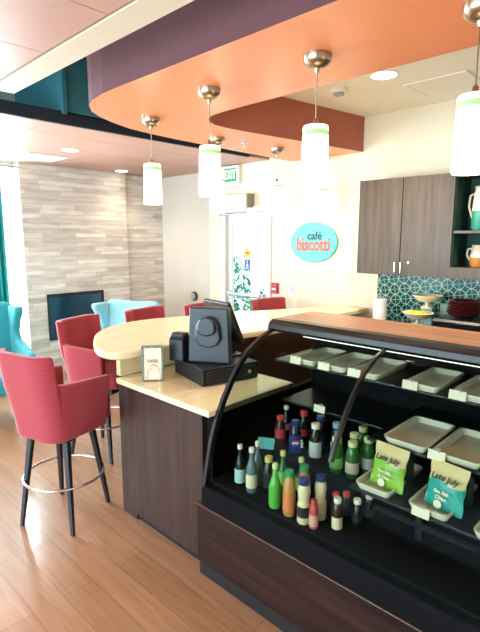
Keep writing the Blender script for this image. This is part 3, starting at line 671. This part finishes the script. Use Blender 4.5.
# menu card holder
ch = empty('card_holder', (1.622, 2.275, .867), math.radians(50), 'small wire card holder with a printed cream card on the counter corner', 'card holder')
B('base', M['nickel'], -.022, .022, -.062, .062, 0, .006, ch, .002)
f = MB(); m = mat('patterned_teal_grey', srgb('#6f8a84'), .5, noise=.4, scale=60)
f.box(-.018, .018, -.062, -.052, .006, .21, m); f.box(-.018, .018, .052, .062, .006, .21, m); f.box(-.018, .018, -.052, .052, .20, .21, m); f.box(.010, .018, -.052, .052, .006, .20, m); f.build('frame', ch, .001)
c = B('card', M['card'], -.012, .009, -.051, .051, .008, .199, ch)
f = MB()
for i in range(3):
    f.tube([(-.0135, .03-.005*k, .115+.012*i*.6+.006*math.sin(k*1.9+i)) for k in range(13)], .0011, M['nickel'], 5)
f.tube([(-.0135, .012-.004*k, .075+.002*math.sin(k*2)) for k in range(7)], .0010, M['nickel'], 5)
f.build('printed_marks', c)
f = MB(); f.tube([(-.024, .040*math.cos(a), .006+.095*math.sin(a)**.6) for a in [PI*k/16 for k in range(17)]], .0028, M['chrome'], 8); f.build('wire_loop', ch, smooth=True)

# ---------------------------------------------------------------- stools
def make_stool():
    t = empty('bar_stool')
    W, D, R = .25, .25, .14
    path = []
    path.append((-W, -.20)); path.append((-W, -.10)); path.append((-W, 0.0)); path.append((-W, .06))
    for k in range(1, 8): a = PI-PI/2*k/8; path.append((-W+R+R*math.cos(a), D-R+R*math.sin(a)))
    for k in range(0, 7): path.append((-W+R+(2*W-2*R)*k/6, D))
    for k in range(1, 8): a = PI/2-PI/2*k/8; path.append((W-R+R*math.cos(a), D-R+R*math.sin(a)))
    path += [(W, .06), (W, 0.0), (W, -.10), (W, -.20)]
    def shell(idx, ztop, zbot, th, name, lean=0.0, taper=.86):
        P = [path[i] for i in idx]; n = len(P); vs = []; K = 5
        for j, (x, y) in enumerate(P):
            i = idx[j]; a = path[max(i-1, 0)]; b = path[min(i+1, len(path)-1)]
            tx, ty = b[0]-a[0], b[1]-a[1]; l = math.hypot(tx, ty); nx, ny = ty/l, -tx/l    # inward
            ring = []
            zt = ztop(x, y) if callable(ztop) else ztop
            for k in range(K+1):
                z = zbot+(zt-zbot)*k/K; s = taper+(1-taper)*min(1, (z-zbot)/.3); ln = lean*max(0, (z-.72))/.35
                ring.append((x*s, y*s+ln, z))
            for k in range(K, -1, -1):
                z = zbot+(zt-zbot)*k/K; s = taper+(1-taper)*min(1, (z-zbot)/.3); ln = lean*max(0, (z-.72))/.35
                ring.append((x*s+nx*th, y*s+ny*th+ln, z))
            vs += ring
        S = 2*(K+1); fs = []
        for j in range(n-1):
            for k in range(S): fs.append((j*S+k, j*S+(k+1) % S, (j+1)*S+(k+1) % S, (j+1)*S+k))
        fs.append(tuple(range(S))); fs.append(tuple((n-1)*S+k for k in reversed(range(S))))
        f = MB(); f.add(vs, fs, M['red']); return f.build(name, t, .014, smooth=True)
    N = len(path)
    shell(list(range(5, N-5)), lambda x, y: 1.075, .56, .055, 'backrest', .05)
    shell(list(range(0, 9)), lambda x, y: .895+y*.06, .565, .050, 'armrest'); shell(list(range(N-9, N)), lambda x, y: .895+y*.06, .575, .050, 'armrest')
    f = MB(); f.prism([(-.16, -.27), (.16, -.27), (.185, -.22), (.185, .10), (.13, .165), (-.13, .165), (-.185, .10), (-.185, -.22)], .585, .70, M['red']); f.build('seat', t, .028, smooth=True)
    f = MB(); f.prism([(-.15, -.2), (.15, -.2), (.15, .15), (-.15, .15)], .535, .585, M['leg']); f.build('seat_frame', t, .008)
    for sx in (-1, 1):
        for sy in (-1, 1):
            f = MB(); x0, y0, x1, y1 = sx*.125, sy*.125+.0, sx*.185, sy*.195
            a, b = .018, .011; vs = []
            for (x, y, z, r) in ((x1, y1, 0, b), (x0, y0, .56, a)):
                vs += [(x-r, y-r, z), (x+r, y-r, z), (x+r, y+r, z), (x-r, y+r, z)]
            f.add(vs, [(3, 2, 1, 0), (4, 5, 6, 7), (0, 1, 5, 4), (1, 2, 6, 5), (2, 3, 7, 6), (3, 0, 4, 7)], M['leg']); f.build('leg', t, .003)
    f = MB(); f.tube([(.243*math.cos(2*PI*k/40), .243*math.sin(2*PI*k/40), .275) for k in range(40)], .0085, M['chrome'], 10, True); f.build('foot_ring', t, smooth=True)
    return t
st = make_stool()
for x, y, rz, lb in [(1.90, 3.33, 20, 'red bar stool directly behind the nearest one, with the fireplace behind it'),
                     (2.52, 3.36, 9, 'red bar stool across the bar in front of the pale teal armchair'),
                     (3.08, 3.24, 2, 'red bar stool across the bar, mostly hidden by the register'),
                     (3.78, 3.02, -6, 'red bar stool at the right end of the bar under the glass door')]:
    o = copy_tree(st); o.location = (x, y, 0); o.rotation_euler = (0, 0, math.radians(rz)); tag(o, lb, 'bar stool', 'red stools around the bar')
st.scale = (.96, .96, 1); st.location = (1.245, 2.70, 0); st.rotation_euler = (0, 0, math.radians(103))
tag(st, 'red bar stool nearest the viewer at the rounded end of the bar', 'bar stool', 'red stools around the bar')
for ch_ in st.children:                                   # the seat swivels on its legs
    if ch_.name.split('.')[0] in ('leg', 'seat_frame'): ch_.rotation_euler = (0, 0, math.radians(14))

# ---------------------------------------------------------------- lounge chairs
def armchair(x, y, rz, fab, label, sc=1.0):
    t = empty('wing_armchair', (x, y, 0), math.radians(rz), label, 'armchair', 'wing armchairs in the lounge'); t.scale = (sc, sc, sc)
    W = .36
    f = MB(); f.prism([(-.28, -.34), (.28, -.34), (.28, .22), (-.28, .22)], .28, .46, fab); f.build('seat', t, .04, smooth=True)
    f = MB(); f.prism([(-.33, 0), (.33, 0), (.37, .80), (.30, .835), (0, .82), (-.30, .835), (-.37, .80)], -.05, .06, fab, Matrix.Translation((0, .27, .24)) @ Matrix.Rotation(-.12, 4, 'X') @ Matrix.Rotation(PI/2, 4, 'X')); f.build('backrest', t, .035, smooth=True)
    for sx in (-1, 1):
        prof = [(.26, .0), (.26, .82), (.0, .83), (-.01, .78), (.08, .66), (.13, .56), (.08, .49), (-.10, .46), (-.34, .41), (-.36, .34), (-.34, .0)]
        f = MB(); f.prism(prof, -.04, .04, fab, Matrix.Translation((sx*.345, .03, .22)) @ Matrix(((0, 0, 1, 0), (1, 0, 0, 0), (0, 1, 0, 0), (0, 0, 0, 1)))); f.build('wing_arm', t, .03, smooth=True)
    for sx in (-1, 1):
        for sy in (-.30, .24):
            f = MB(); f.tube([(sx*.30, sy, .28), (sx*.32, sy*1.05, 0)], .022, M['leg'], 10, r2=.014); f.build('leg', t)
    return t
armchair(1.50, 4.78, -6, M['teal_fab'], 'bright teal wing armchair at the left edge beside the window', .99)
armchair(2.80, 4.56, -66, M['teal_pale'], 'pale teal wing armchair beyond the bar in front of the stone wall', .93)

# fireplace
fp = empty('fireplace', (2.90, 5.652, .46), 0, 'wide black linear fireplace set in the stone wall', 'fireplace')
f = MB(); f.box(-.38, .38, -.012, 0, 0, .03, M['black']); f.box(-.38, .38, -.012, 0, .53, .57, M['black']); f.box(-.38, -.35, -.012, 0, .03, .53, M['black']); f.box(.35, .38, -.012, 0, .03, .53, M['black']); f.build('surround', fp)
B('glass_front', M['firebox'], -.35, .35, -.006, -.001, .03, .53, fp)
f = MB()
for k in range(5): f.tube([(-.26+.11*k, -.016, .20+.02*(k % 2)), (-.13+.11*k, -.014, .25-.03*(k % 2))], .014, M['ember'], 8)
f.build('log_set', fp)

# curtain
f = MB(); n = 60; vs = []
for i in range(n+1):
    x = -.24+.52*i/n; y = .035*math.sin(i*.95); vs += [(x, y, .03), (x, y, 2.46)]
f.add(vs, [(2*i, 2*i+2, 2*i+3, 2*i+1) for i in range(n)], M['curtain'])
o = f.build('curtain', loc=(1.79, 5.60, 0), smooth=True); q = o.modifiers.new('s', 'SOLIDIFY'); q.thickness = .004
tag(o, 'teal floor length curtain at the left edge of the photo', 'curtain')
f = MB(); f.tube([(.25, 5.60, 2.475), (2.27, 5.60, 2.475)], .010, M['nickel'], 10); tag(f.build('curtain_rod'), 'thin metal rod above the teal curtain', 'curtain rod')

# ---------------------------------------------------------------- things on the right wall
sg = empty('oval_sign', (4.15, 2.925, 1.655), 0, 'oval teal cafe sign with coral lettering on the cream wall', 'sign')
f = MB(); mx = facing_mx(0, 0, 0)
f.prism([(.288*math.cos(2*PI*k/48), .205*math.sin(2*PI*k/48)) for k in range(48)], 0, .03, M['sign_teal'], mx); f.build('sign_board', sg, .004, smooth=True)
f = MB(); text_into(f, 'café', .115, M['sign_navy'], facing_mx(-.031, -.02, .065), .002, .002); f.build('cafe_lettering', sg, label='dark word café')
f = MB(); text_into(f, 'biscotti', .165, M['coral'], facing_mx(-.031, 0, -.025) @ Matrix.Diagonal((.86, 1.15, 1, 1)), .004, .004); f.build('biscotti_lettering', sg, label='coral word biscotti')
ex = empty('exit_sign', (4.15, 4.105, 2.425), 0, 'green and white exit sign above the glass door', 'exit sign')
B('housing', M['white'], -.055, 0, -.135, .125, -.105, .105, ex, .006)
B('face_plate', M['exit_green'], -.059, -.055, -.105, .095, -.075, .075, ex)
f = MB(); text_into(f, 'EXIT', .125, M['exit_white'], facing_mx(-.060, -.005, 0) @ Matrix.Diagonal((.72, 1.15, 1, 1)), .001, .002); f.build('exit_letters', ex)
op = empty('door_operator', (4.15, 4.03, 2.10), 0, 'silver automatic door operator box above the glass door', 'door opener')
B('operator_cover', M['alu'], -.12, 0, -.24, .24, -.06, .095, op, .005)
B('end_cap', mat('end_cap_taupe', srgb('#8f8670'), .5), -.118, 0, -.262, -.2405, -.058, .093, op, .003)
f = MB(); f.tube([(-.06, -.15, -.06), (-.06, -.15, -.11), (-.075, -.14, -.115)], .012, M['steel'], 8); f.tube([(-.07, -.15, -.115), (-.09, .22, -.13), (-.05, .235, -.14)], .008, M['steel'], 8); f.build('swing_arm', op)
a = empty('fire_alarm_pull', (4.151, 3.433, 1.146), 0, 'small red fire alarm pull station right of the door', 'fire alarm')
B('alarm_body', M['fire_red'], -.035, 0, -.042, .042, -.06, .06, a, .006); B('pull_handle', M['white'], -.042, -.035, -.028, .028, -.02, .0, a, .002)
a = empty('light_switch', (4.15, 3.215, 1.150), 0, 'white double switch plate between the alarm and the oval sign', 'switch')
B('switch_plate', M['white'], -.008, 0, -.045, .045, -.062, .062, a, .003); B('rocker', mat('rocker_grey', (.5, .48, .44), .4), -.013, -.008, -.028, -.006, -.035, .035, a); B('rocker', M['white'], -.013, -.008, .006, .028, -.035, .035, a)
a = empty('door_push_plate', (4.309, 5.01, .91), 0, 'round black push plate on the pale wall left of the glass door', 'push plate')
f = MB(); f.lathe([(.062, 0), (.062, .02), (.055, .028)], M['navy2'], 28, facing_mx(0, 0, 0)); f.build('plate', a, smooth=True)
f = MB(); f.lathe([(.048, .028), (.048, .034), (.03, .037)], M['alu'], 28, facing_mx(0, 0, 0)); f.build('button', a, smooth=True)
a = empty('door_sticker', (4.19, 3.91, 1.52), 0, 'round yellow sticker on the door glass', 'sticker')
f = MB(); f.lathe([(.055, 0), (.055, .002)], M['yellow'], 24, facing_mx(0, 0, 0)); f.build('sticker_disc', a)
f = MB(); f.box(-.0035, -.002, -.03, .03, -.012, -.006, M['ink']); f.box(-.0035, -.002, -.035, .035, .002, .014, M['ink']); f.build('dark_bars', a)
a = empty('door_sign', (4.19, 3.91, 1.385), 0, 'small blue sign below the yellow sticker on the door glass', 'sign')
B('sign_plate', M['blue'], -.002, 0, -.045, .045, -.065, .065, a)
f = MB(); f.lathe([(.010, 0), (.010, .001)], M['white'], 12, facing_mx(-.002, 0, .038)); f.prism([(-.02, -.02), (.02, -.02), (0, .025)], 0, .001, M['white'], facing_mx(-.002, 0, 0)); f.box(-.003, -.002, -.03, .03, -.045, -.035, M['white']); f.build('symbol', a)

# upper cabinets
uc = empty('upper_cabinet', (3.82, 1.83, 1.39), 0, 'grey brown two door wall cabinet beside the cream wall', 'cabinet')
B('carcass', M['cab'], .02, .328, -.395, .395, 0, .80, uc)
for sy, nm in ((1, .2), (-1, -.2)):
    dr = B('cabinet_door', M['cab'], 0, .019, nm-.1945, nm+.1985, .003, .797, uc)
    f = MB(); yy = .036*sy*.7+.005; f.tube([(0, yy, .025), (-.028, yy, .03), (-.028, yy, .11), (0, yy, .115)], .0045, M['chrome'], 8); f.build('handle', dr)
f = MB(); f.lathe([(.010, 0), (.010, .006)], M['chrome'], 16, facing_mx(-.0, -.075, .11)); f.tube([(-.004, -.06, .11), (-.004, -.09, .11)], .003, M['chrome'], 6); f.build('lock', uc)
oc = empty('open_shelf_cabinet', (3.82, .85, 1.39), 0, 'open grey brown wall cabinet with dark green interior at the right edge', 'shelf cabinet')
f = MB(); m = M['cab']
f.box(0, .33, .57, .585, 0, .80, m); f.box(0, .33, -.6, .57, .775, .80, m); f.box(0, .33, -.6, .57, 0, .085, m); f.box(0, .33, -.6, -.585, .085, .775, m); f.build('carcass', oc, .001)
B('back_panel', M['dark_green'], .315, .33, -.585, .57, .085, .775, oc)
B('side_lining', M['dark_green'], .02, .315, .562, .57, .085, .775, oc)
B('shelf', m, .01, .315, -.585, .561, .345, .365, oc)
def pitcher(x, y, z, h, r, up, low, label):
    t = empty('jug', (x, y, z), 0, label, 'jug')
    f = MB(); f.lathe([(r*.8, 0), (r, .02), (r*1.02, h*.45)], low, 24); f.build('lower_body', t, smooth=True)
    f = MB(); f.lathe([(r*1.02, h*.45), (r*.9, h*.75), (r*.78, h*.92), (r*.85, h)], up, 24); f.build('upper_body', t, smooth=True)
    f = MB(); f.tube([(0, r*.8, h*.85), (0, r*1.35, h*.8), (0, r*1.45, h*.55), (0, r*1.0, h*.3)], .008, up, 8); f.build('handle', t, smooth=True)
    return t
pitcher(3.97, 1.27, 1.756, .33, .062, M['card'], M['pitcher_teal'], 'tall cream and teal jug on the upper open shelf')
pitcher(3.97, 1.265, 1.476, .17, .058, M['card'], M['orange_print'], 'short cream and orange jug on the lower open shelf')

# kitchen back counter
bc = empty('kitchen_base_cabinet', (3.58, .4, 0), 0, 'brown base cabinets along the kitchen wall', 'cabinet')
B('cabinet_body', M['cab'], 0, .56, -1.9, 1.80, .1, .885, bc); B('toe_kick', M['toe'], .05, .56, -1.9, 1.80, 0, .1, bc)
tag(B('kitchen_countertop', mat('dark_countertop', srgb('#3a3a38'), .3, noise=.2, scale=40), 3.55, 4.141, -1.5, 2.22, .886, .92, bevel=.004), 'dark kitchen countertop along the tiled wall', 'countertop')
# paper towel / cups
t = empty('paper_towel_roll', (3.90, 2.03, .92), 0, 'white paper towel roll standing at the left end of the kitchen counter', 'paper towels')
f = MB(); f.lathe([(.018, 0), (.058, 0), (.058, .25), (.018, .25)], M['white'], 24, cap=False); f.build('roll', t, smooth=True)
f = MB(); f.lathe([(.075, -.0), (.075, .006)], M['steel'], 24); f.tube([(0, 0, .006), (0, 0, .29)], .006, M['steel'], 8); f.build('holder', t)
t = empty('jar', (3.80, 2.16, .92), 0, 'small dark jar with pale lid left of the paper towels', 'jar')
f = MB(); f.lathe([(.024, 0), (.026, .05), (.02, .06)], M['black'], 16); f.build('jar_body', t, smooth=True); f = MB(); f.lathe([(.024, .06), (.024, .072)], M['card'], 16); f.build('lid', t)
def bowl(x, y, z, r, h, m, label, grp, th=.006):
    f = MB(); f.lathe([(r*.35, 0), (r*.42, .004), (r*.8, h*.5), (r, h), (r-th, h), (r*.75, h*.5+th), (.001, th+.004)], m, 32, cap=True)
    return tag(f.build('bowl', smooth=True, loc=(x, y, z)), label, 'bowl', grp)
B2 = 'bowls on the kitchen counter'
def cakestand(x, y, z, label, food):
    t = empty('pedestal_bowl', (x, y, z), 0, label, 'bowl', B2)
    f = MB(); f.lathe([(.055, 0), (.05, .008), (.016, .02), (.014, .05)], M['card'], 24); f.build('foot', t, smooth=True)
    f = MB(); f.lathe([(.02, .045), (.08, .06), (.125, .105), (.120, .107), (.08, .07), (.001, .06)], M['card'], 32); f.build('dish', t, smooth=True)
    if food:
        f = MB(); f.lathe([(.10, .09), (.06, .115), (.001, .122)], food, 20); f.build('contents', t, smooth=True, label='yellow green fruit')
    return t
B('x', M['card'], 0, .001, 0, .001, 0, .001) if 0 else None
bx = empty('sweetener_rack', (3.86, 1.665, .92), 0, 'pink and white packet rack under the fruit bowl', 'packet rack')
B('rack_base', M['white'], -.07, .07, -.08, .08, 0, .012, bx, .003); B('packets', mat('pink_packets', srgb('#d44a6a'), .5, noise=.3, scale=30), -.055, .055, -.07, .07, .012, .05, bx, .004)
cakestand(3.86, 1.665, .985, 'cream pedestal bowl with yellow green fruit, the lower of the pair', mat('fruit', srgb('#c2b83a'), .5, noise=.3, scale=30))
cakestand(3.98, 1.64, 1.12, 'empty cream pedestal bowl standing higher behind the fruit bowl', None)
tag(B('aqua_box', mat('pale_aqua_block', srgb('#9fc4b8'), .3), 3.99, 4.07, 1.60, 1.70, .92, 1.118, bevel=.004), 'pale aqua box under the higher pedestal bowl', 'box')
tag(B('aqua_canister', mat('aqua_panel', srgb('#8fb8aa'), .25), 4.04, 4.12, 1.42, 1.56, .92, 1.16, bevel=.01), 'pale aqua canister leaning against the tiles', 'canister')
for i in range(5):
    bowl(3.86+.002*i, 1.30, 1.085+.022*i, .135-.003*i, .05, M['maroon'], ['dark brown bowl, lowest of the stack at the right edge', 'dark brown bowl, second from the bottom of the stack', 'dark brown bowl, middle of the stack', 'dark brown bowl, second from the top of the stack', 'dark brown bowl, topmost of the stack at the right edge'][i], 'stacked dark bowls')
t = empty('countertop_appliance', (3.86, 1.28, .92), 0, 'dark grey countertop appliance carrying the bowl stack', 'appliance')
B('grill_body', M['black_matte'], -.16, .16, -.20, .20, 0, .14, t, .01)
f = MB(); f.prism([(-.16, .142), (.16, .142), (.16, .163), (-.14, .163)], -.2, .2, M['navy2'], Matrix.Rotation(PI/2, 4, 'X')); f.build('lid', t, .004)
f = MB(); f.lathe([(.05, 0), (.05, .0015)], M['navy2'], 16, Matrix.Translation((0, 0, .1632))); f.build('rest_pad', t)

# ---------------------------------------------------------------- outside the door
tag(B('paving', M['ground'], 4.27, 14, 0, 10, -.12, -.02), 'pale paving outside the glass door', 'paving')
bpy.data.objects['paving']['kind'] = 'structure'
def shrub(x, y, h, r, n, m, label, seed):
    rnd = random.Random(seed); t = empty('garden_shrub', (x, y, -.02), 0, label, 'shrub', None)
    f = MB()
    for i in range(n):
        a = rnd.uniform(0, 2*PI); rr = r*rnd.random()**.5; z = h*(.15+.85*rnd.random()); k = 1-.4*(z/h); px, py = rr*math.cos(a)*k, rr*math.sin(a)*k
        L_ = rnd.uniform(.09, .18); mx = Matrix.Translation((px, py, z)) @ Matrix.Rotation(rnd.uniform(0, 6.3), 4, 'Z') @ Matrix.Rotation(rnd.uniform(-1.2, 1.2), 4, 'Y')
        f.add([(0, 0, 0), (L_*.4, L_*.22, .01), (L_, 0, 0), (L_*.4, -L_*.22, .01)], [(0, 1, 2, 3)], m, mx)
    f.build('foliage', t)
    f = MB()
    for k in range(5): a = k*1.26; f.tube([(.03*math.cos(a), .03*math.sin(a), 0), (r*.5*math.cos(a), r*.5*math.sin(a), h*.7)], .012, M['walnut_h'], 6, r2=.005)
    f.build('stems', t)
    return t
shrub(6.2, 6.5, 1.35, .8, 900, M['leaf2'], 'leafy shrub outside, left behind the door glass', 1)
shrub(6.4, 4.95, 1.25, .7, 800, M['leaf'], 'leafy shrub outside, right behind the door glass', 2)
t = empty('palm_tree', (6.0, 5.0, -.02), 0, 'palm outside with fronds crossing the top of the door glass', 'palm')
f = MB(); f.tube([(1.2, -.9, 0), (1.15, -.85, 1.4), (1.0, -.7, 2.6)], .09, mat('palm_bark', srgb('#8b7c66'), .9, noise=.2), 10); f.build('trunk', t, smooth=True)
rnd = random.Random(5)
for k in range(11):
    a = k*.57; f = MB(); P = []
    for i in range(15):
        u = i/14; P.append(Vector((1.0+1.5*u*math.cos(a), -.7+1.5*u*math.sin(a), 2.6+.35*u-1.15*u*u)))
    f.tube(P, .012, M['leaf'], 5, r2=.004)
    for i in range(2, 15):
        for sd in (-1, 1):
            dr = (P[i]-P[i-1]).normalized(); sdv = dr.cross(Vector((0, 0, 1))).normalized()*sd
            q = P[i]; e = q+sdv*.30+dr*.18+Vector((0, 0, -.12)); wv = dr*.022
            f.add([q-wv, q+wv, e], [(0, 1, 2)], M['leaf2'] if k % 2 else M['leaf'])
    f.build('frond', t)

# ---------------------------------------------------------------- light
W = bpy.data.worlds.new('World'); scn.world = W; W.use_nodes = True
bg = W.node_tree.nodes['Background']; bg.inputs[0].default_value = (.72, .88, 1, 1); bg.inputs[1].default_value = 1.7
def area(name, loc, rot, sx, sy, power, col):
    l = bpy.data.lights.new(name, 'AREA'); l.shape = 'RECTANGLE'; l.size = sx; l.size_y = sy; l.energy = power; l.color = col
    o = bpy.data.objects.new(name, l); COL.objects.link(o); o.location = loc; o.rotation_euler = rot; return o
area('daylight_left_window', (XL-.16, 2.15, 1.7), (0, -PI/2, 0), 2.9, 5.4, 330, (.74, .88, 1))
area('daylight_back_window', (1.27, YB+.16, 1.33), (-PI/2, 0, 0), 2.1, 2.3, 360, (.78, .92, 1))
for nm, x, y, z, e in (('downlight_kitchen', 3.207, 1.72, 2.78, 32), ('downlight_kitchen_near', 3.2, 0.2, 2.78, 32), ('downlight_lounge', 2.347, 4.54, 2.52, 8), ('downlight_fireplace', 3.50, 5.30, 2.52, 6)):
    l = bpy.data.lights.new(nm, 'SPOT'); l.energy = e*4; l.spot_size = 2.2; l.spot_blend = .8; l.color = (1, .88, .66); l.shadow_soft_size = .07
    o = bpy.data.objects.new(nm, l); COL.objects.link(o); o.location = (x, y, z)
downlight(3.2, .2, 2.80, .085, 'round recessed downlight over the kitchen, outside the frame')

# ---------------------------------------------------------------- camera
cam = bpy.data.cameras.new('Camera'); co = bpy.data.objects.new('Camera', cam); COL.objects.link(co)
cam.sensor_fit = 'HORIZONTAL'; cam.sensor_width = 36; cam.lens = 36.0; cam.clip_start = .05; cam.clip_end = 100
co.location = (0, 0, 1.7); co.rotation_euler = (PI/2-math.atan(78/480), 0, -math.radians(46.1))
scn.camera = co
scn.view_settings.view_transform = 'Standard'; scn.view_settings.look = 'None'; scn.view_settings.exposure = .45; scn.view_settings.gamma = 1
scn.view_settings.use_curve_mapping = False
